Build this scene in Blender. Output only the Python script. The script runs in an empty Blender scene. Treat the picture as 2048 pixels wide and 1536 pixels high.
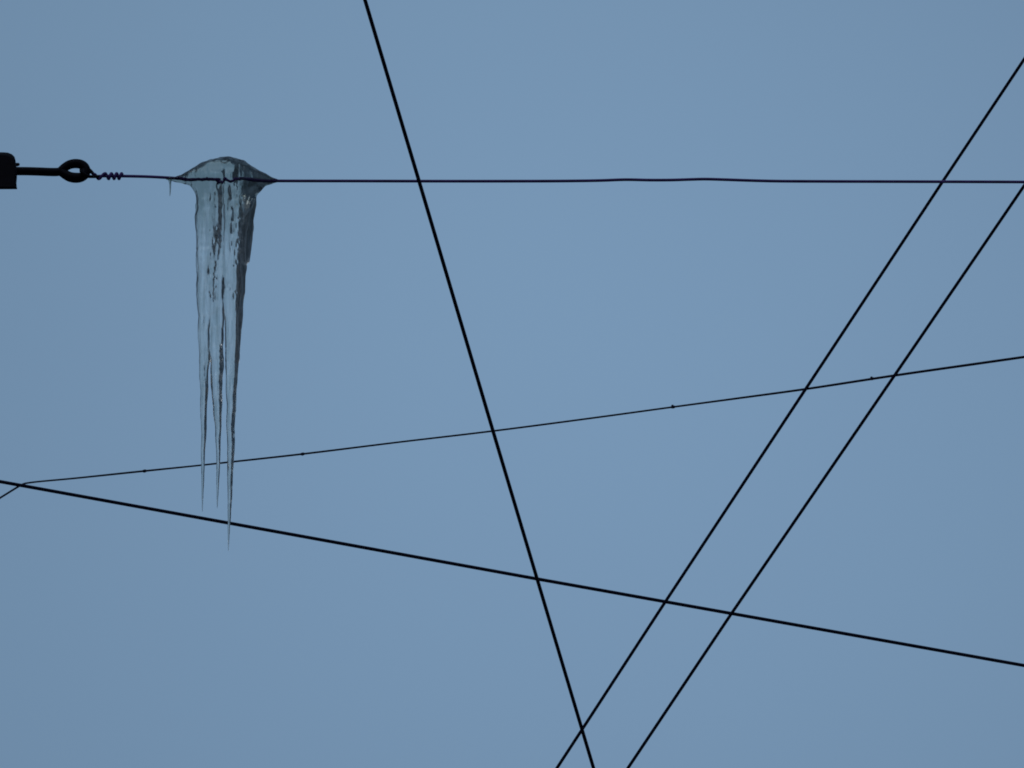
import bpy, math, random
import numpy as np
from mathutils import Vector

R = math.radians
scene = bpy.context.scene
col = scene.collection

# ------------------------------------------------------------------ camera
ELEV = R(25.0)                      # the photographer looks up at the wires
EYE = Vector((0.0, 0.0, 1.6))
HFOV = R(7.8)
cam_data = bpy.data.cameras.new("camera")
cam_data.sensor_width = 36.0
cam_data.lens = 18.0 / math.tan(HFOV / 2)
cam_data.clip_start = 0.1
cam_data.clip_end = 5000.0
cam = bpy.data.objects.new("camera", cam_data)
cam.location = EYE
cam.rotation_euler = (R(90) + ELEV, 0, 0)
col.objects.link(cam)
scene.camera = cam

# ------------------------------------------------------------------ sky, sun, exposure
SUN_EL, SUN_AZ = R(48), R(205)
world = bpy.data.worlds.new("World")
scene.world = world
world.use_nodes = True
nt = world.node_tree
N, L = nt.nodes, nt.links
bg = N["Background"]
bg.inputs["Strength"].default_value = 0.10
sky = N.new("ShaderNodeTexSky")
sky.sky_type = 'NISHITA'
sky.sun_disc = False
sky.sun_elevation = SUN_EL
sky.sun_rotation = SUN_AZ
sky.air_density = 1.0
sky.dust_density = 2.0
sky.ozone_density = 2.0
# a thin, even winter cloud deck over the blue, with very soft unevenness
tc = N.new("ShaderNodeTexCoord")
cl = N.new("ShaderNodeTexNoise")
cl.inputs["Scale"].default_value = 9.0
cl.inputs["Detail"].default_value = 2.0
cl.inputs["Roughness"].default_value = 0.4
L.new(tc.outputs["Generated"], cl.inputs["Vector"])
mr = N.new("ShaderNodeMapRange")
mr.inputs["From Min"].default_value = 0.3
mr.inputs["From Max"].default_value = 0.7
mr.inputs["To Min"].default_value = 0.86
mr.inputs["To Max"].default_value = 0.98
L.new(cl.outputs["Fac"], mr.inputs["Value"])
mx = N.new("ShaderNodeMix")
mx.data_type = 'RGBA'
mx.inputs["B"].default_value = (1.85, 3.05, 4.57, 1)
L.new(mr.outputs["Result"], mx.inputs["Factor"])
L.new(sky.outputs["Color"], mx.inputs["A"])
# sky colour darkened outward from the view direction, imitating lens corner falloff
pd = N.new("ShaderNodeVectorMath")
pd.operation = 'DISTANCE'
pd.inputs[1].default_value = Vector((0.012, math.cos(R(25.3)), math.sin(R(25.3)))).normalized()
L.new(tc.outputs["Generated"], pd.inputs[0])
br = N.new("ShaderNodeMapRange")
br.interpolation_type = 'SMOOTHSTEP'
br.inputs["From Min"].default_value = 0.0
br.inputs["From Max"].default_value = 0.13
br.inputs["To Min"].default_value = 1.035
br.inputs["To Max"].default_value = 0.83
L.new(pd.outputs["Value"], br.inputs["Value"])
mu = N.new("ShaderNodeVectorMath")
mu.operation = 'SCALE'
L.new(mx.outputs["Result"], mu.inputs[0])
L.new(br.outputs["Result"], mu.inputs["Scale"])
L.new(mu.outputs["Vector"], bg.inputs["Color"])

sd = bpy.data.lights.new("sun", 'SUN')
sd.energy = 0.5
sd.angle = R(60)
sd.color = (1.0, 0.98, 0.95)
sun = bpy.data.objects.new("sun", sd)
sun.rotation_euler = (R(90) - SUN_EL, 0, math.pi - SUN_AZ)   # the veiled sun stands behind the photographer
sun.location = (0, 0, 60)
col.objects.link(sun)

vs = scene.view_settings
vs.view_transform = 'Standard'
vs.look = 'None'
vs.exposure = 0.0
vs.gamma = 1.0
vs.use_curve_mapping = False

scene.cycles.filter_width = 1.8
scene.cycles.max_bounces = 24
scene.cycles.transmission_bounces = 24
scene.cycles.transparent_max_bounces = 16

# ------------------------------------------------------------------ helpers
W, H = 2048.0, 1536.0
TX = math.tan(HFOV / 2)
RIGHT = Vector((1, 0, 0))
FWD = Vector((0, math.cos(ELEV), math.sin(ELEV)))
UPV = Vector((0, -math.sin(ELEV), math.cos(ELEV)))

def at(px, py, Y):
    """Point of the vertical plane y = Y that lies in the direction of a pixel of the photograph."""
    d = RIGHT * ((px - W / 2) / (W / 2) * TX) + UPV * (-(py - H / 2) / (W / 2) * TX) + FWD
    return EYE + d * ((Y - EYE.y) / d.y)

def tag(o, label=None, cat=None, group=None, kind=None):
    if label: o["label"] = label
    if cat: o["category"] = cat
    if group: o["group"] = group
    if kind: o["kind"] = kind
    return o

def empty(name, loc):
    o = bpy.data.objects.new(name, None)
    o.empty_display_size = 0.02
    o.location = loc
    col.objects.link(o)
    return o

def mesh_obj(name, verts, faces, mat, parent=None, origin=None, smooth=True):
    o_loc = Vector(origin) if origin is not None else Vector((0, 0, 0))
    me = bpy.data.meshes.new(name)
    me.from_pydata([tuple(Vector(v) - o_loc) for v in verts], [], faces)
    me.polygons.foreach_set("use_smooth", [smooth] * len(me.polygons))
    me.materials.append(mat)
    me.update()
    o = bpy.data.objects.new(name, me)
    col.objects.link(o)
    if parent is not None:
        o.parent = parent
        o.location = o_loc - parent.location
    else:
        o.location = o_loc
    return o

def catmull(pts, n=8):
    """Smooth curve through (point, radius) pairs."""
    P = [np.array(list(p) + [r]) for p, r in pts]
    if len(P) == 2 or n <= 1:
        return [(Vector(p[:3]), p[3]) for p in P]
    P = [2 * P[0] - P[1]] + P + [2 * P[-1] - P[-2]]
    out = []
    for i in range(1, len(P) - 2):
        a, b, c, d = P[i - 1:i + 3]
        ta = max(np.linalg.norm(b[:3] - a[:3]), 1e-6) ** .5
        tb = max(np.linalg.norm(c[:3] - b[:3]), 1e-6) ** .5
        tcc = max(np.linalg.norm(d[:3] - c[:3]), 1e-6) ** .5
        t0, t1 = 0.0, ta
        t2, t3 = ta + tb, ta + tb + tcc
        for k in range(n):
            t = t1 + (t2 - t1) * k / n
            A1 = (t1 - t) / (t1 - t0) * a + (t - t0) / (t1 - t0) * b
            A2 = (t2 - t) / (t2 - t1) * b + (t - t1) / (t2 - t1) * c
            A3 = (t3 - t) / (t3 - t2) * c + (t - t2) / (t3 - t2) * d
            B1 = (t2 - t) / (t2 - t0) * A1 + (t - t0) / (t2 - t0) * A2
            B2 = (t3 - t) / (t3 - t1) * A2 + (t - t1) / (t3 - t1) * A3
            C = (t2 - t) / (t2 - t1) * B1 + (t - t1) / (t2 - t1) * B2
            out.append((Vector(C[:3]), float(C[3])))
    out.append((Vector(P[-2][:3]), float(P[-2][3])))
    return out

def tube(path, seg=12, closed=False):
    """Verts and faces of a round tube along [(point, radius)]."""
    n = len(path)
    verts, faces = [], []
    ref = None
    for i, (p, r) in enumerate(path):
        a = path[(i - 1) % n][0] if (closed or i > 0) else p
        b = path[(i + 1) % n][0] if (closed or i < n - 1) else p
        t = (b - a).normalized()
        if ref is None:
            ref = t.orthogonal().normalized()
        ref = (ref - t * ref.dot(t)).normalized()
        s = t.cross(ref)
        for k in range(seg):
            ang = 2 * math.pi * k / seg
            verts.append(p + ref * (r * math.cos(ang)) + s * (r * math.sin(ang)))
    m = n if closed else n - 1
    for i in range(m):
        for k in range(seg):
            a, b = i * seg + k, i * seg + (k + 1) % seg
            c, d = ((i + 1) % n) * seg + (k + 1) % seg, ((i + 1) % n) * seg + k
            faces.append((a, b, c, d))
    if not closed:
        faces.append(tuple(range(seg - 1, -1, -1)))
        faces.append(tuple((n - 1) * seg + k for k in range(seg)))
    return verts, faces

def join(*vf):
    V, F = [], []
    for v, f in vf:
        o = len(V)
        V += list(v)
        F += [tuple(i + o for i in q) for q in f]
    return V, F

# ------------------------------------------------------------------ materials
def base_mat(name, color, rough, metal=0.0, var=0.35, scale=40.0, bump=0.15, spec=0.5):
    m = bpy.data.materials.new(name)
    m.use_nodes = True
    n, l = m.node_tree.nodes, m.node_tree.links
    b = n["Principled BSDF"]
    b.inputs["Roughness"].default_value = rough
    b.inputs["Metallic"].default_value = metal
    b.inputs["Specular IOR Level"].default_value = spec
    t = n.new("ShaderNodeTexCoord")
    no = n.new("ShaderNodeTexNoise")
    no.inputs["Scale"].default_value = scale
    no.inputs["Detail"].default_value = 5
    l.new(t.outputs["Object"], no.inputs["Vector"])
    cr = n.new("ShaderNodeValToRGB")
    cr.color_ramp.elements[0].position = 0.3
    cr.color_ramp.elements[1].position = 0.7
    cr.color_ramp.elements[0].color = tuple(c * (1 - var) for c in color) + (1,)
    cr.color_ramp.elements[1].color = tuple(c * (1 + var) for c in color) + (1,)
    l.new(no.outputs["Fac"], cr.inputs["Fac"])
    l.new(cr.outputs["Color"], b.inputs["Base Color"])
    bp = n.new("ShaderNodeBump")
    bp.inputs["Strength"].default_value = bump
    bp.inputs["Distance"].default_value = 0.002
    l.new(no.outputs["Fac"], bp.inputs["Height"])
    l.new(bp.outputs["Normal"], b.inputs["Normal"])
    return m

M_cable = base_mat("black_cable_sheath", (0.005, 0.003, 0.022), 0.6, scale=30, bump=0.05, spec=0.2)
M_wire = base_mat("dark_oxidised_wire", (0.075, 0.036, 0.18), 0.6, scale=25, bump=0.03, spec=0.25)
M_iron = base_mat("black_iron", (0.0025, 0.002, 0.006), 0.6, scale=90, bump=0.25, spec=0.08)
M_ground = base_mat("winter_ground", (0.09, 0.105, 0.13), 0.9, scale=0.4)
M_refraction_slope = base_mat("dark_refraction_slope", (0.135, 0.172, 0.215), 0.95, var=0.8, scale=0.16)

def ice_material():
    m = bpy.data.materials.new("clear_ice")
    m.use_nodes = True
    n, l = m.node_tree.nodes, m.node_tree.links
    b = n["Principled BSDF"]
    b.inputs["Transmission Weight"].default_value = 1.0
    b.inputs["IOR"].default_value = 1.31
    b.inputs["Roughness"].default_value = 0.02
    t = n.new("ShaderNodeTexCoord")
    mp = n.new("ShaderNodeMapping")
    mp.inputs["Scale"].default_value = (1, 1, 0.16)
    no = n.new("ShaderNodeTexNoise")
    no.inputs["Scale"].default_value = 130
    no.inputs["Detail"].default_value = 4
    l.new(t.outputs["Object"], mp.inputs["Vector"])
    l.new(mp.outputs["Vector"], no.inputs["Vector"])
    bp = n.new("ShaderNodeBump")
    bp.inputs["Strength"].default_value = 0.75
    bp.inputs["Distance"].default_value = 0.002
    l.new(no.outputs["Fac"], bp.inputs["Height"])
    l.new(bp.outputs["Normal"], b.inputs["Normal"])
    # the thick ice on the wire is milky green, the drips below are clearer; faint milky streaks along the fall
    sp = n.new("ShaderNodeSeparateXYZ")
    l.new(t.outputs["Object"], sp.inputs["Vector"])
    hz = n.new("ShaderNodeMapRange")
    hz.inputs["From Min"].default_value = -0.16
    hz.inputs["From Max"].default_value = 0.03
    l.new(sp.outputs["Z"], hz.inputs["Value"])
    mp2 = n.new("ShaderNodeMapping")
    mp2.inputs["Scale"].default_value = (1, 1, 0.05)
    l.new(t.outputs["Object"], mp2.inputs["Vector"])
    n2 = n.new("ShaderNodeTexNoise")
    n2.inputs["Scale"].default_value = 160
    n2.inputs["Detail"].default_value = 3
    l.new(mp2.outputs["Vector"], n2.inputs["Vector"])
    st = n.new("ShaderNodeMapRange")
    st.inputs["From Min"].default_value = 0.35
    st.inputs["From Max"].default_value = 0.7
    st.inputs["To Min"].default_value = -0.12
    st.inputs["To Max"].default_value = 0.8
    l.new(n2.outputs["Fac"], st.inputs["Value"])
    ad = n.new("ShaderNodeMath")
    ad.operation = 'ADD'
    ad.use_clamp = True
    l.new(hz.outputs["Result"], ad.inputs[0])
    l.new(st.outputs["Result"], ad.inputs[1])
    cr = n.new("ShaderNodeValToRGB")
    cr.color_ramp.elements[0].color = (0.94, 0.93, 0.89, 1)
    cr.color_ramp.elements[1].color = (0.53, 0.57, 0.515, 1)
    l.new(ad.outputs["Value"], cr.inputs["Fac"])
    l.new(cr.outputs["Color"], b.inputs["Base Color"])
    return m
M_ice = ice_material()

# ------------------------------------------------------------------ the ground, and unseen slopes added for the ice to refract
def lerp_table(x, xs, ys):
    return float(np.interp(x, xs, ys))

g = 400
gv = [(-g * 8, -g * 8, 0), (g * 8, -g * 8, 0), (g * 8, g * 8, 0), (-g * 8, g * 8, 0)]
go = mesh_obj("ground", gv, [(0, 1, 2, 3)], M_ground, smooth=False)
tag(go, kind="structure")

AZ = [-180, -150, -120, -60, -30, -11.5, -8.5, 10, 19, 31, 90, 140, 180]
EL = [30, 36, 46, 50, 48, 44, 6, 6, 12, 40, 46, 36, 30]
hv, hf = [], []
NA, NR = 240, 26
rnd = random.Random(4)
for i in range(NA):
    az = -180 + 360 * i / NA
    el = lerp_table(az, AZ, EL)
    for j in range(NR):
        s = j / (NR - 1)
        r = 34 + 60 * s
        top = 94 * math.tan(R(el))
        z = top * (s * s * (3 - 2 * s)) ** 0.8
        z += (math.sin(az * .35 + s * 9) + math.sin(az * .9 - s * 14) * .6) * s * top * .02 + rnd.uniform(-1, 1) * s * top * .012
        hv.append((r * math.sin(R(az)), r * math.cos(R(az)), z - 0.4))
for i in range(NA):
    k = (i + 1) % NA
    for j in range(NR - 1):
        hf.append((i * NR + j, i * NR + j + 1, k * NR + j + 1, k * NR + j))
ho = mesh_obj("refraction_slopes", hv, hf, M_refraction_slope)  # added out of view so the clear ice has something dark to refract
tag(ho, kind="structure")

# ------------------------------------------------------------------ cables crossing the sky
YI = 15.0 * math.cos(ELEV)          # plane of the icicle and its wire, 13.6 m in front of the eye
PXM = 2 * 15.0 * TX / W             # metres per pixel at 15 m

def wire_path(pts, n=1, ext=28.0):
    """pts: (px, py, Y, width in px). Straight on beyond both ends, as a strung cable runs."""
    P = []
    for px, py, Y, w in pts:
        p = at(px, py, Y)
        d = (p - EYE).dot(FWD)
        P.append((p, 0.53 * w * d * 2 * TX / W))
    a, b = P[0], P[1]
    P = [(a[0] + (a[0] - b[0]).normalized() * ext, a[1])] + P if ext else P
    a, b = P[-1], P[-2]
    P = P + [(a[0] + (a[0] - b[0]).normalized() * ext, a[1])] if ext else P
    return catmull(P, n)

def cable(name, pts, mat, label, cat, n=1, seg=14, group=None):
    path = wire_path(pts, n)
    o = mesh_obj(name, *tube(path, seg), mat, origin=path[len(path) // 2][0])
    tag(o, label, cat, group)
    return o

GRP = "overhead cables crossing the sky"
cable("overhead_cable", [(730, 0, 12.2, 7.4), (838, 362, 12.6, 7.3), (986, 862, 13.1, 7.1), (1187, 1536, 13.9, 6.8)],
      M_cable, "steep black cable running from the top edge down across the horizontal wire", "cable", group=GRP)
cable("overhead_cable", [(-1, 963, 16.4, 6.6), (1075, 1158, 17.6, 6.6), (2048, 1331, 18.6, 6.5)],
      M_cable, "black cable sloping gently down to the right, passing behind the icicle's longest tip", "cable", group=GRP)
cable("overhead_cable", [(1114, 1536, 16.0, 6.2), (1331, 1203, 15.8, 6.2), (1612, 777, 15.6, 6.2), (1886, 362, 15.3, 6.2), (2048, 119, 15.1, 6.2)],
      M_cable, "upper one of two parallel black cables rising steeply to the right", "cable", group=GRP)
cable("overhead_cable", [(1256, 1536, 16.2, 6.2), (1463, 1227, 16.0, 6.2), (1789, 751, 15.7, 6.2), (2048, 372, 15.4, 6.2)],
      M_cable, "lower one of two parallel black cables rising steeply to the right", "cable", group=GRP)

# the thin wire with small knots; it bends where it meets the sloping cable at the left
thin_pts = [(-1, 996.5, 16.40, 3.76), (38, 972.5, 16.44, 3.76), (47, 967.8, 16.45, 3.49), (62, 965, 16.48, 3.49), (150, 956.5, 16.7, 3.62),
            (289, 942, 17, 3.89), (387, 932, 17, 3.35), (470, 923, 17.1, 3.62), (605, 908, 17.2, 3.76), (800, 884, 17.3, 3.49), (986, 862, 17.4, 3.62),
            (1200, 834, 17.5, 3.62), (1346, 814, 17.5, 3.62), (1480, 796, 17.5, 4.03), (1612, 778, 17.5, 4.43), (1789, 751, 17.5, 4.83), (2048, 714, 17.5, 5.10)]
tp = wire_path(thin_pts, 6)
thin_root = empty("thin_wire", at(986, 862, 17.4))
tag(thin_root, "thin dark wire with small knots rising gently to the right behind the icicle", "wire")
mesh_obj("strand", *tube(tp, 10), M_cable, parent=thin_root, origin=at(986, 862, 17.4))
for k, (px, py, up) in enumerate([(289, 942, 0), (605, 908, 0), (1346, 814, 1), (1744, 757.5, 1)]):
    Y = float(np.interp(px, [p[0] for p in thin_pts], [p[2] for p in thin_pts]))
    c = at(px, py, Y)
    px_m = (c - EYE).dot(FWD) * 2 * TX / W
    d = (at(px + 20, py - 2.6, Y) - c).normalized()
    u = UPV
    kw = 1.15 * px_m
    pieces = [tube(catmull([(c - d * 4.5 * kw, 1.3 * kw), (c - d * 1.8 * kw, 2.5 * kw), (c + d * 1.8 * kw, 2.6 * kw), (c + d * 4.5 * kw, 1.3 * kw)], 4), 10)]
    if up:  # the bent-up cut end of the tie
        pieces.append(tube([(c, 2.0 * kw), (c - d * 1.6 * kw + u * 4.0 * kw, 1.9 * kw)], 8))
    else:
        pieces.append(tube([(c, 1.8 * kw), (c + d * 1.5 * kw - u * 2.6 * kw, 1.6 * kw)], 8))
    mesh_obj("knot", *join(*pieces), M_cable, parent=thin_root, origin=c)

# ------------------------------------------------------------------ horizontal wire, its eye bolt and insulator
def A(px, py, dy=0.0):              # a point in (or dy metres behind) the icicle's plane
    return at(px, py, YI + dy)

root = empty("span_wire", A(838, 362))
tag(root, "horizontal dark purplish wire carrying the icicle, twisted on itself at the left end", "wire")
wp = [(191, 353.2), (200, 352.3), (245, 352.2), (300, 353.5), (345, 356), (385, 358.5), (430, 360), (480, 361), (530, 361.5), (560, 361.8), (700, 362), (838, 362.3),
      (1000, 362.4), (1130, 362), (1200, 361), (1252, 359.3), (1300, 360.2), (1345, 360), (1380, 358.9), (1410, 358.2), (1450, 359.3), (1500, 361),
      (1550, 362.2), (1650, 362.8), (1800, 363.2), (2050, 364)]
wpath = []
for px, py in wp:
    wpath.append((A(px, py), 3.0 * PXM))
last = wpath[-1][0]
wpath.append((last + Vector((9, .3, .1)), 3.0 * PXM))
wpath.append((last + Vector((28, 1, 1.0)), 3.0 * PXM))
# the strand comes round the eye first
lead = [(A(181, 342, -.006), 3.0 * PXM), (A(186, 348, -.004), 3.0 * PXM)]
mesh_obj("strand", *tube(catmull(wpath, 6), 14), M_wire, parent=root, origin=A(838, 362))
# loop through the eye: from the wire's end through the hole and round the bolt's outer side
loop = [(A(200, 353, .0), 0), (A(186, 353.5, -.004), 0), (A(172, 352, -.012), 0), (A(163, 344, -.014), 0), (A(162, 340, -.006), 0), (A(163, 338, .008), 0),
        (A(170, 337, .014), 0), (A(178, 341, .010), 0), (A(185.5, 347, .006), 0), (A(190.5, 352, .005), 0), (A(194, 354.5, .003), 0)]
loop = [(p, 3.1 * PXM) for p, _ in loop]
loop2 = [(A(190, 353, .002), 0), (A(178, 352.5, -.010), 0), (A(168, 348, -.0155), 0), (A(167, 341, -.012), 0), (A(168, 336, .004), 0), (A(173, 335, .013), 0), (A(181, 341, .008), 0), (A(187, 348, .004), 0)]
loop2 = [(p, 3.1 * PXM) for p, _ in loop2]
mesh_obj("eye_loop", *join(tube(catmull(loop, 6), 12), tube(catmull(loop2, 6), 12)), M_iron, parent=root, origin=A(178, 345))
# twisted tail: slow turn first, then three tight ones
tw = []
turns_x = [(188, .25), (197.5, .75), (210.5, 1.25), (217.5, 1.75), (222.8, 2.25), (228.2, 2.75), (233.3, 3.25), (238, 3.75), (243.3, 4.25), (245, 4.5)]
for t in np.linspace(0.25, 4.5, 150):
    px = float(np.interp(t, [b for _, b in turns_x], [a for a, _ in turns_x]))
    ang = 2 * math.pi * t
    rr = 5.6 * PXM * min(1, .72 + (t - .25) * .8)
    c = A(px, 352.3)
    tw.append((c + UPV * (rr * math.sin(ang)) + FWD * (-rr * math.cos(ang)), 2.9 * PXM))
mesh_obj("twisted_end", *tube(tw, 12), M_wire, parent=root, origin=A(222, 352))

ins = empty("strain_insulator", A(17, 342))
tag(ins, "black block with rounded upper corner and an eye bolt, cut by the left edge", "insulator")
# block: profile in the picture plane, turned into a thick bevelled body
prof = [(-190, 306), (-60, 304), (6, 304.4), (16, 305.2), (24, 308.5), (29, 313.5), (31, 320), (32.3, 328), (33.6, 338), (34.4, 348), (33.8, 358), (33.0, 366), (33.6, 373), (34.6, 378.5),
        (20, 378.6), (-60, 379), (-190, 380)]
cx_, cy_ = -70, 342
rings = [(-.034, .84), (-.031, .93), (-.024, 1.0), (.024, 1.0), (.031, .93), (.034, .84)]
bv, bf = [], []
npf = len(prof)
for dy, s in rings:
    for px, py in prof:
        k = (1 - s) * 30
        dx_ = px - cx_
        qx = px - math.copysign(min(k, abs(dx_)), dx_) if s < 1 else px
        qy = cy_ + (py - cy_) * (1 - (1 - s) * .9)
        bv.append(A(qx, qy, dy))
for i in range(len(rings) - 1):
    for k in range(npf):
        bf.append((i * npf + k, i * npf + (k + 1) % npf, (i + 1) * npf + (k + 1) % npf, (i + 1) * npf + k))
bf.append(tuple(range(npf - 1, -1, -1)))
bf.append(tuple((len(rings) - 1) * npf + k for k in range(npf)))
bo = mesh_obj("body", bv, bf, M_iron, parent=ins, origin=A(-70, 342), smooth=False)
# eye bolt: shank that opens into a drop-shaped eye
sh = [(A(20, 342.2), 8.7 * PXM), (A(40, 342.3), 8.7 * PXM), (A(58, 342.5), 8.7 * PXM), (A(80, 343.2), 8.7 * PXM), (A(100, 344), 8.7 * PXM), (A(114, 344), 8.7 * PXM), (A(124, 342.6), 8.5 * PXM)]
eye = [(121, 342.6, 8.0), (130, 334.6, 8.2), (140, 329.0, 8.5), (152, 327.2, 8.8), (163, 329.2, 8.6), (170, 335.0, 8.4), (172.2, 342, 8.2), (169.6, 349.4, 8.4), (162, 354.4, 9.0), (152, 355.6, 9.6),
       (140, 353.8, 9.4), (130, 348.6, 8.8)]
ep = [(A(x, y), (r + .9) * PXM) for x, y, r in eye]
eyec = catmull(ep + [ep[0]], 5)[:-1]
mesh_obj("eye_bolt", *join(tube(catmull(sh, 5), 18), tube(eyec, 18, closed=True)), M_iron, parent=ins, origin=A(80, 343))
# the small pin end beside the shank
pin = [(A(30, 329.8), 3.6 * PXM), (A(35, 329.0), 3.7 * PXM), (A(38.0, 328.8), 3.0 * PXM), (A(39.4, 328.8), 1.5 * PXM)]
mesh_obj("split_pin", *tube(pin, 12), M_iron, parent=ins, origin=A(34, 329))
# the rod on the far side, outside the picture
mesh_obj("anchor_rod", *tube([(A(-185, 343), 8 * PXM), (A(-420, 346), 8 * PXM), (A(-9000, 300), 4 * PXM)], 14), M_iron, parent=ins, origin=A(-185, 343))

# ------------------------------------------------------------------ the icicle: one body of ice grown from fused drips
Z0 = A(450, 358).z
X0 = A(450, 358).x
def zmm(py):                        # height in mm above the wire
    return (A(450, py).z - Z0) * 1000
def xmm(px):                        # mm right of the icicle's middle
    return (A(px, 700).x - X0) * 1000

dx, dz = 0.85, 1.7
xs = np.arange(xmm(326) - 14, xmm(572), dx, dtype=np.float32)
ys = np.arange(-52, 46, dx, dtype=np.float32)
zs = np.arange(zmm(1108), zmm(306), dz, dtype=np.float32)
Y = ys[None, :, None]; Z = zs[None, None, :]
zrow = [zmm(p) for p in (1110, 300)]
X = xs[:, None, None] - np.interp(zs, zrow, [(A(450, p).x - X0) * 1000 for p in (1110, 300)]).astype(np.float32)[None, None, :]   # hangs a touch out of plumb
rng = np.random.RandomState(11)

def noise1(z, wl, amp, seed):
    r = np.random.RandomState(seed)
    out = np.zeros_like(z)
    for k in range(5):
        w = wl * r.uniform(.6, 1.8)
        out += np.sin(2 * np.pi * z / w + r.uniform(0, 6.28)) * r.uniform(.5, 1)
    return out * amp / 2.2

def smin(a, b, k):
    h = np.clip(.5 + .5 * (b - a) / k, 0, 1)
    return b + (a - b) * h - k * h * (1 - h)

def drip(tab, seed, sides=None):
    """tab rows: py, centre px, depth mm, half width px, half depth mm. Field of a fluted tapering column."""
    tab = sorted(tab, key=lambda t: -t[0])
    zz = np.array([zmm(t[0]) for t in tab])
    f = lambda i: np.interp(zs, zz, np.array([t[i] for t in tab])).astype(np.float32)
    cx = (f(1) - 450) * PXM * 1000
    cy, rx, ry = f(2), f(3), f(4)
    wob = np.minimum(1, rx / 8)
    cx = cx + noise1(zs, 70, .8, seed) * wob
    cy = cy + noise1(zs, 60, 1.0, seed + 1) * wob
    rr = 1 + noise1(zs, 26, .022, seed + 2) + noise1(zs, 11, .01, seed + 3)
    rx, ry = rx * rr, ry * rr
    u, v = (X - cx) / rx, (Y - cy) / ry
    ang = np.arctan2(v, u)
    pw = np.interp(zs, [zmm(800), zmm(680)], [2.0, 3.6]).astype(np.float32)
    q = (np.abs(u) ** pw + np.abs(v) ** pw) ** (1 / pw)
    r = np.random.RandomState(seed + 9)
    fl = np.zeros_like(q)
    for n_ in (2, 3, 5, 7):
        ph = r.uniform(0, 6.28) + noise1(zs, 140, .9, seed + 20 + n_)
        fl += (.075 / n_ ** .5) * np.cos(n_ * ang + ph) * np.minimum(1, rx / 6)
    F = (q - 1 - fl) * np.minimum(rx, ry)
    zt = zz[0]
    F = np.maximum(F, (zt - Z) * .8)
    ztop = zz[-1]
    return np.maximum(F, (Z - ztop) * .8).astype(np.float32)

left = drip([(362, 417, 2, 25.5, 24), (385, 417, 2, 25.5, 24), (450, 416.5, 2, 24.5, 21), (560, 412.5, 2, 18.5, 16), (660, 410.5, 1, 14, 13), (735, 408.5, 1, 9.4, 9.4), (800, 408, 0, 7, 7.5), (850, 408, 0, 5.6, 6),
             (900, 406.5, 0, 4.2, 4.4), (950, 406, 0, 3.0, 3.0), (990, 405.4, 0, 1.9, 1.9), (1024, 405, 0, .9, .9)], 3)
mid = drip([(350, 437, 7, 20, 15), (420, 437, 7, 20, 15), (520, 434, 5, 18, 15), (580, 434, 2, 16, 15), (620, 433, 2, 16, 14), (700, 434, 0, 13, 12), (760, 434, 0, 12, 11), (820, 435.5, 0, 9, 8.5), (860, 436.5, 0, 6, 6.2),
            (900, 436.8, 0, 4.4, 4.6), (950, 436.3, 0, 3.3, 3.3), (985, 435, 0, 2.1, 2.1), (1017, 434.5, 0, .95, .95)], 17)
right = drip([(350, 466, 2, 20, 25), (420, 466, 2, 20, 25), (520, 466, 3, 20, 20), (600, 466, 3, 18, 18), (680, 464.5, 2, 15, 15), (750, 463, 1, 12.5, 13), (810, 462, 0, 10, 10.5), (850, 461.4, 0, 8.8, 9),
              (900, 461.4, 0, 7.6, 7.6), (950, 460.3, 0, 6.2, 6.2), (1000, 459.3, 0, 4.4, 4.4), (1035, 459, 0, 3.4, 3.4), (1050, 457.5, 0, 2.6, 2.6), (1080, 457, 0, 1.6, 1.6), (1102, 456.6, 0, .9, .9)], 31)
back = drip([(362, 488, 4, 25, 27), (400, 490, 4, 23, 26), (460, 486, 8, 21, 20), (508, 483, 7, 18, 17), (518, 483, 7, 16.5, 15), (522, 481, 7, 12.5, 12), (575, 478, 6, 12, 13), (640, 474, 5, 10.5, 12), (700, 470, 4, 9.5, 10), (760, 467, 3, 7, 8), (800, 465, 2, 5, 5)], 47)
F = smin(left, mid, 3.0)
F = smin(F, right, 3.0)
F = smin(F, back, 2.5)
del left, mid, right, back

# the cap frozen over the wire
capx = np.array([(x - 450) * PXM * 1000 for x in (330, 345, 360, 380, 400, 420, 440, 455, 470, 490, 510, 530, 548, 562)])
capt = np.array([zmm(y) for y in (356.5, 354.5, 351, 341, 329, 321, 317.5, 317, 317.5, 324.5, 335.5, 347.5, 356.5, 360.5)])
capb = np.array([zmm(y) for y in (359, 362.5, 366, 371.5, 395, 410, 412, 416, 424, 428, 396, 373, 366.5, 363)])
capd = np.array([2, 4, 9, 20, 31, 38, 42, 42, 38, 30, 22, 14.5, 7.5, 2.5])
t_ = np.interp(xs, capx, capt).astype(np.float32); b_ = np.interp(xs, capx, capb).astype(np.float32); d_ = np.interp(xs, capx, capd).astype(np.float32)
k5 = np.ones(5) / 5
sm = lambda a: np.convolve(np.pad(a, 2, mode='edge'), k5, mode='valid').astype(np.float32)
t_, b_, d_ = sm(t_), sm(b_), sm(d_)
zc, hh = (t_ + b_) / 2, np.maximum((t_ - b_) / 2, .8)
zn = (Z - zc[:, None, None]) / hh[:, None, None]
e = (Y / d_[:, None, None]) ** 2 + np.where(zn < 0, np.abs(zn) ** 1.25, zn * zn)
cap = (np.sqrt(e) - 1) * np.minimum(hh, d_)[:, None, None]
cap = np.maximum(cap, np.maximum(capx[0] - xs, xs - capx[-1])[:, None, None])
cap = cap + .9 * np.sin(X / 9 + 1) * np.sin(Y / 8 + .4 + X / 30) * np.minimum(1, d_ / 14)[:, None, None]
F = smin(F, cap.astype(np.float32), 6.0)

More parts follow.
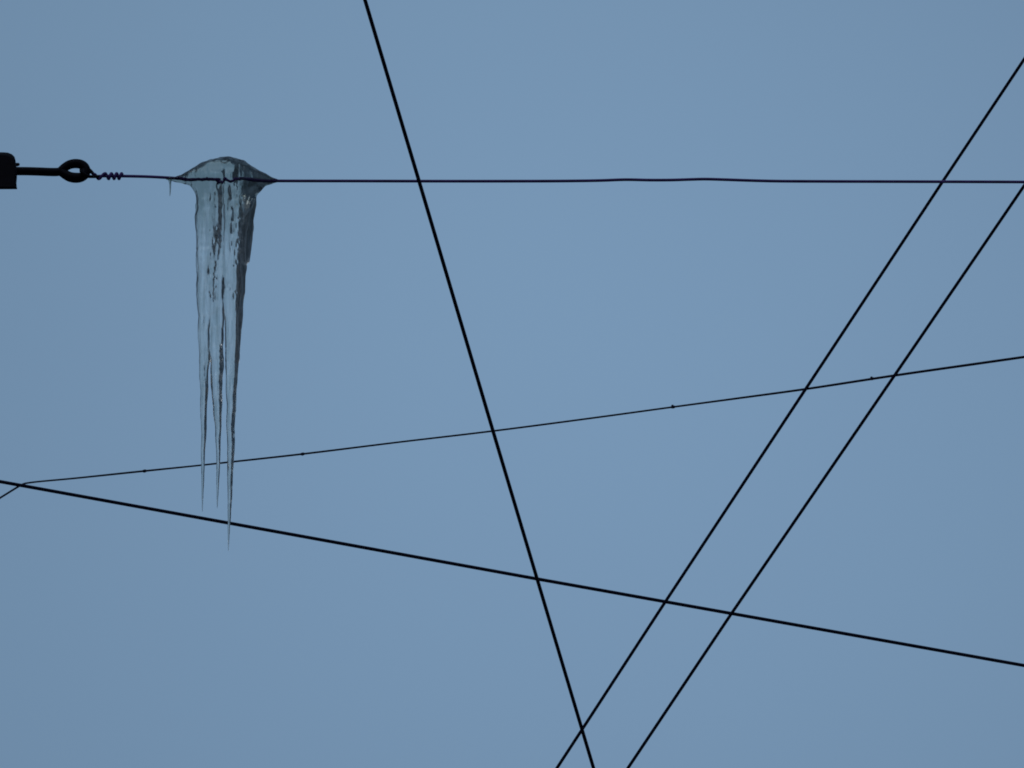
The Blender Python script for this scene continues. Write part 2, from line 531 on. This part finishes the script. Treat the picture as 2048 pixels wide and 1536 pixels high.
# the side the wind froze: a flat front and back, a broad bevel along the right and a furrow between the drips
def along(pys, vals):
    zz = np.array([zmm(p) for p in pys])
    o = np.argsort(zz)
    return np.interp(zs, zz[o], np.array(vals, float)[o]).astype(np.float32)
def smax(a, b, k):
    return -smin(-a, -b, k)
mx_ = lambda px: (px - 450) * PXM * 1000
xx = X[:, 0, :]
zz_ = Z[0]                                        # (1, nz)
front = along([306, 330, 372, 410, 560, 700, 820, 900], [35, 35, 33, 23, 14, 11.5, 11, 11])[None, :] + 0 * xx
# furrow: falls away towards the right over a dozen millimetres, then steps back up
fxc = along([300, 345, 385, 450, 500, 545, 600, 680, 684, 780, 860], [437, 435, 434, 433, 431, 427, 424.5, 423.5, 440, 438, 437])
fw = along([300, 345, 385, 450, 500, 545, 560, 680, 700, 720, 800, 860], [2, 9, 12, 11.5, 10, 5, 3.5, 3, 3, 6, 7, 3])
fdp = along([300, 366, 374, 388, 500, 545, 570, 660, 678, 687, 720, 820, 860], [0, 0, 5, 15, 13, 6, 3.5, 3, 0, 0, 7, 8, 2])
fxc = fxc + noise1(zs, 16, .8, 71)
u = (xx - mx_(fxc)[None, :]) / fw[None, :]
front = front - fdp[None, :] * np.where((u > 0) & (u < 1), u, np.where((u >= 1) & (u < 1.25), (1.25 - u) * 4, 0))
# dents and welts (px, py, half sizes px, height mm)
for px, py, a, b, h in [(436, 321, 9, 4, -3.5), (452, 318, 6, 4, 2.5), (404, 347, 12, 6, 1.5), (402, 385, 8, 5, -2.6), (411, 387, 4, 4, -2.4), (398, 376, 5, 7, 1.8), (464, 395, 5, 6, -2.8), (455, 402, 5, 18, 2.2), (458, 424, 4, 10, -2.4), (469, 424, 7, 6, -4.5),
                          (402, 421, 6, 3, -2.5), (414, 410, 3, 8, -1.8), (417, 404, 2.5, 9, 1.4), (399, 440, 3, 16, 1.6), (404, 367, 7, 9, 5.5), (463, 368, 8, 9, 5.0), (422, 395, 10, 3, -1.2), (470, 447, 6, 4, -2.5),
                          (452, 552, 5, 9, -1.0), (436, 590, 4, 20, -.8), (458, 575, 4, 5, -1.1), (416, 770, 4, 10, -1), (450, 735, 4, 10, -1.4), (452, 760, 5, 8, 1.1)]:
    gx = (xx - mx_(px)) / a
    gz = (zz_ - zmm(py)) / (b * 1.1)
    front = front + 1.6 * h * np.exp(-(gx * gx + gz * gz))
# the square welt over the wire that lifts its image
gx = (xx - mx_(433.5)) / 15.5
gz = (zz_ - zmm(371)) / 15
front = front + 13 * np.exp(-gx ** 8 - gz * gz)
rs = np.random.RandomState(5)
for _ in range(170):                              # fine ripples drawn out along the fall
    px, py = rs.uniform(394, 485), rs.uniform(330, 800)
    a, b = rs.uniform(1.2, 3.5), rs.uniform(8, 60)
    gx = (xx - mx_(px)) / a
    gz = (zz_ - zmm(py)) / b
    front = front + rs.uniform(-.55, .55) * a / 2.5 * np.exp(-(gx * gx + gz * gz))
for k in range(80):                               # small pits and broken edges, mostly beside the furrow and along the two sides
    c = rs.choice([397, 401, 422, 432, 447, 466, 473], p=[.12, .1, .1, .22, .14, .14, .18])
    px, py = c + rs.normal(0, 2.5), rs.uniform(372, 600)
    a, b = rs.uniform(1.3, 3.2), rs.uniform(1.5, 9)
    gx = (xx - mx_(px)) / a
    gz = (zz_ - zmm(py)) / b
    front = front - rs.uniform(2.0, 4.8) * np.exp(-(gx * gx + gz * gz))
F = smax(F, -Y - front[:, None, :], .6)
F = smax(F, Y - along([306, 370, 410, 560, 700, 850], [27, 26, 22, 19, 13, 10])[None, None, :], 3.0)
bx = along([300, 340, 380, 420, 480, 540, 600, 660, 720, 780, 850, 900, 960, 1040, 1100], [478, 480, 479.5, 479.5, 477, 474, 472, 472, 471, 469, 465.5, 464.5, 462.5, 460, 458])
rough = along([300, 375, 390, 520, 560, 1100], [.3, .5, 3.0, 2.8, .9, .25])
bxr = (noise1(zs, 11, .7, 81) + noise1(zs, 5, .5, 82)) * rough
by = along([300, 420, 560, 700, 820, 900, 1000, 1100], [-24, -22, -14, -11, -9, -7, -4, -1])
bxe = mx_(bx)[None, None, :]
bev = .766 * (X - bxe - bxr[None, None, :] * np.exp(-np.clip(X - bxe, 0, None) / 4.0)) - .643 * (Y - by[None, None, :]) + .5 * np.sin(X / 4 + Y / 3.3 + 3 * np.sin(Z / 31))
F = smax(F, bev.astype(np.float32), .8)
wing = smax(cap, (-Y - 35.0) + 0 * cap, .8)
F = smin(F, np.maximum(wing, mx_(479.5) - X).astype(np.float32), along([300, 364, 386, 1100], [.8, .8, 6, 6])[None, None, :])   # the cap runs out along the wire to the right
# fine unevenness of the frozen surface, drawn out along the fall of the water
F = F + .35 * np.sin(X / 3.1 + 2 * np.sin(Z / 47)) * np.sin(Y / 2.7 + Z / 80) * np.clip(-F / 2 + 1, 0, 1) * np.clip((Z - zmm(900)) / 200, 0, 1)

def surface_nets(F, xs, ys, zs):
    S = F < 0
    nx, ny, nz = F.shape
    c = [(i, j, k) for i in (0, 1) for j in (0, 1) for k in (0, 1)]
    cnt = np.zeros((nx - 1, ny - 1, nz - 1), np.int8)
    for i, j, k in c:
        cnt += S[i:nx - 1 + i, j:ny - 1 + j, k:nz - 1 + k]
    act = np.argwhere((cnt > 0) & (cnt < 8))
    idx = -np.ones(cnt.shape, np.int64)
    idx[tuple(act.T)] = np.arange(len(act))
    acc = np.zeros((len(act), 3)); n = np.zeros(len(act))
    val = {q: F[act[:, 0] + q[0], act[:, 1] + q[1], act[:, 2] + q[2]].astype(np.float64) for q in c}
    for a in c:
        for ax in range(3):
            if a[ax]: continue
            b = list(a); b[ax] = 1; b = tuple(b)
            va, vb = val[a], val[b]
            m = (va < 0) != (vb < 0)
            t = va[m] / (va[m] - vb[m])
            p = np.tile(np.array(a, float), (m.sum(), 1)); p[:, ax] += t
            acc[m] += p; n[m] += 1
    P = act + acc / n[:, None]
    P = np.stack([xs[0] + P[:, 0] * (xs[1] - xs[0]), ys[0] + P[:, 1] * (ys[1] - ys[0]), zs[0] + P[:, 2] * (zs[1] - zs[0])], 1)
    Q = []
    for ax in range(3):
        o1, o2 = [(1, 2), (2, 0), (0, 1)][ax]
        sl = [slice(None)] * 3; s2 = [slice(None)] * 3
        sl[ax] = slice(0, -1); s2[ax] = slice(1, None)
        A_, B_ = S[tuple(sl)], S[tuple(s2)]
        for flip in (False, True):
            e = np.argwhere((~A_ & B_) if flip else (A_ & ~B_))
            e = e[(e[:, o1] > 0) & (e[:, o2] > 0) & (e[:, o1] < F.shape[o1] - 1) & (e[:, o2] < F.shape[o2] - 1)]
            qs = []
            for da, db in ((-1, -1), (0, -1), (0, 0), (-1, 0)):
                g_ = e.copy(); g_[:, o1] += da; g_[:, o2] += db
                qs.append(idx[tuple(g_.T)])
            q = np.stack(qs, 1)
            Q.append(q[:, ::-1] if flip else q)
    return P, np.concatenate(Q)

P, Q = surface_nets(F, xs, ys, zs)
del F, cap, e, zn, wing, bev

def relax(P, Q, n):
    for _ in range(n):
        acc = np.zeros_like(P); cnt = np.zeros(len(P))
        for a in range(4):
            np.add.at(acc, Q[:, a], P[Q[:, (a + 1) % 4]]); np.add.at(cnt, Q[:, a], 1)
            np.add.at(acc, Q[:, a], P[Q[:, (a - 1) % 4]]); np.add.at(cnt, Q[:, a], 1)
        P = P + .5 * (acc / np.maximum(cnt, 1)[:, None] - P)
    return P
P = relax(P, Q, 4)
nrm = np.zeros_like(P)
fn = np.cross(P[Q[:, 2]] - P[Q[:, 0]], P[Q[:, 3]] - P[Q[:, 1]])
for a in range(4):
    np.add.at(nrm, Q[:, a], fn)
nrm /= np.maximum(np.linalg.norm(nrm, axis=1), 1e-9)[:, None]

ice = empty("icicle", A(450, 358))
tag(ice, "large clear icicle with three long tips frozen onto the horizontal wire", "icicle")
fc = P[Q].mean(1)
region = np.zeros(len(Q), int)                      # 0 column
region[fc[:, 2] > zmm(385)] = 1                     # 1 cap
lt = (fc[:, 2] < zmm(738)) & (fc[:, 0] < xmm(419)); region[lt] = 2
low = fc[:, 2] < zmm(826)
region[low & (fc[:, 0] >= xmm(419)) & (fc[:, 0] < xmm(448))] = 3
region[low & (fc[:, 0] >= xmm(448))] = 4

def ice_piece(name, sel, parent):
    q = Q[sel]
    used, inv = np.unique(q, return_inverse=True)
    q = inv.reshape(q.shape)
    me = bpy.data.meshes.new(name)
    me.from_pydata((P[used] * .001).tolist(), [], q.tolist())
    me.polygons.foreach_set("use_smooth", [True] * len(me.polygons))
    me.materials.append(M_ice)
    me.update()
    me.normals_split_custom_set_from_vertices([tuple(v) for v in nrm[used]])
    o = bpy.data.objects.new(name, me)
    col.objects.link(o)
    o.parent = parent
    return o
for rid, nm in ((1, "ice_cap"), (0, "ice_column"), (2, "ice_tip"), (3, "ice_tip"), (4, "ice_tip")):
    ice_piece(nm, region == rid, ice)

# the short thin drip that hangs from the wire at the left
dp = [(A(340, 357), 4.2 * PXM), (A(340, 361), 3.4 * PXM), (A(340.4, 367), 2.0 * PXM), (A(340.5, 378), 1.5 * PXM), (A(340.1, 387), 1.1 * PXM), (A(339.8, 392), .5 * PXM)]
so = mesh_obj("small_icicle", *tube(catmull(dp, 5), 12), M_ice, origin=A(340, 358))
tag(so, "short thin icicle under the wire, left of the large three-tipped one", "icicle")
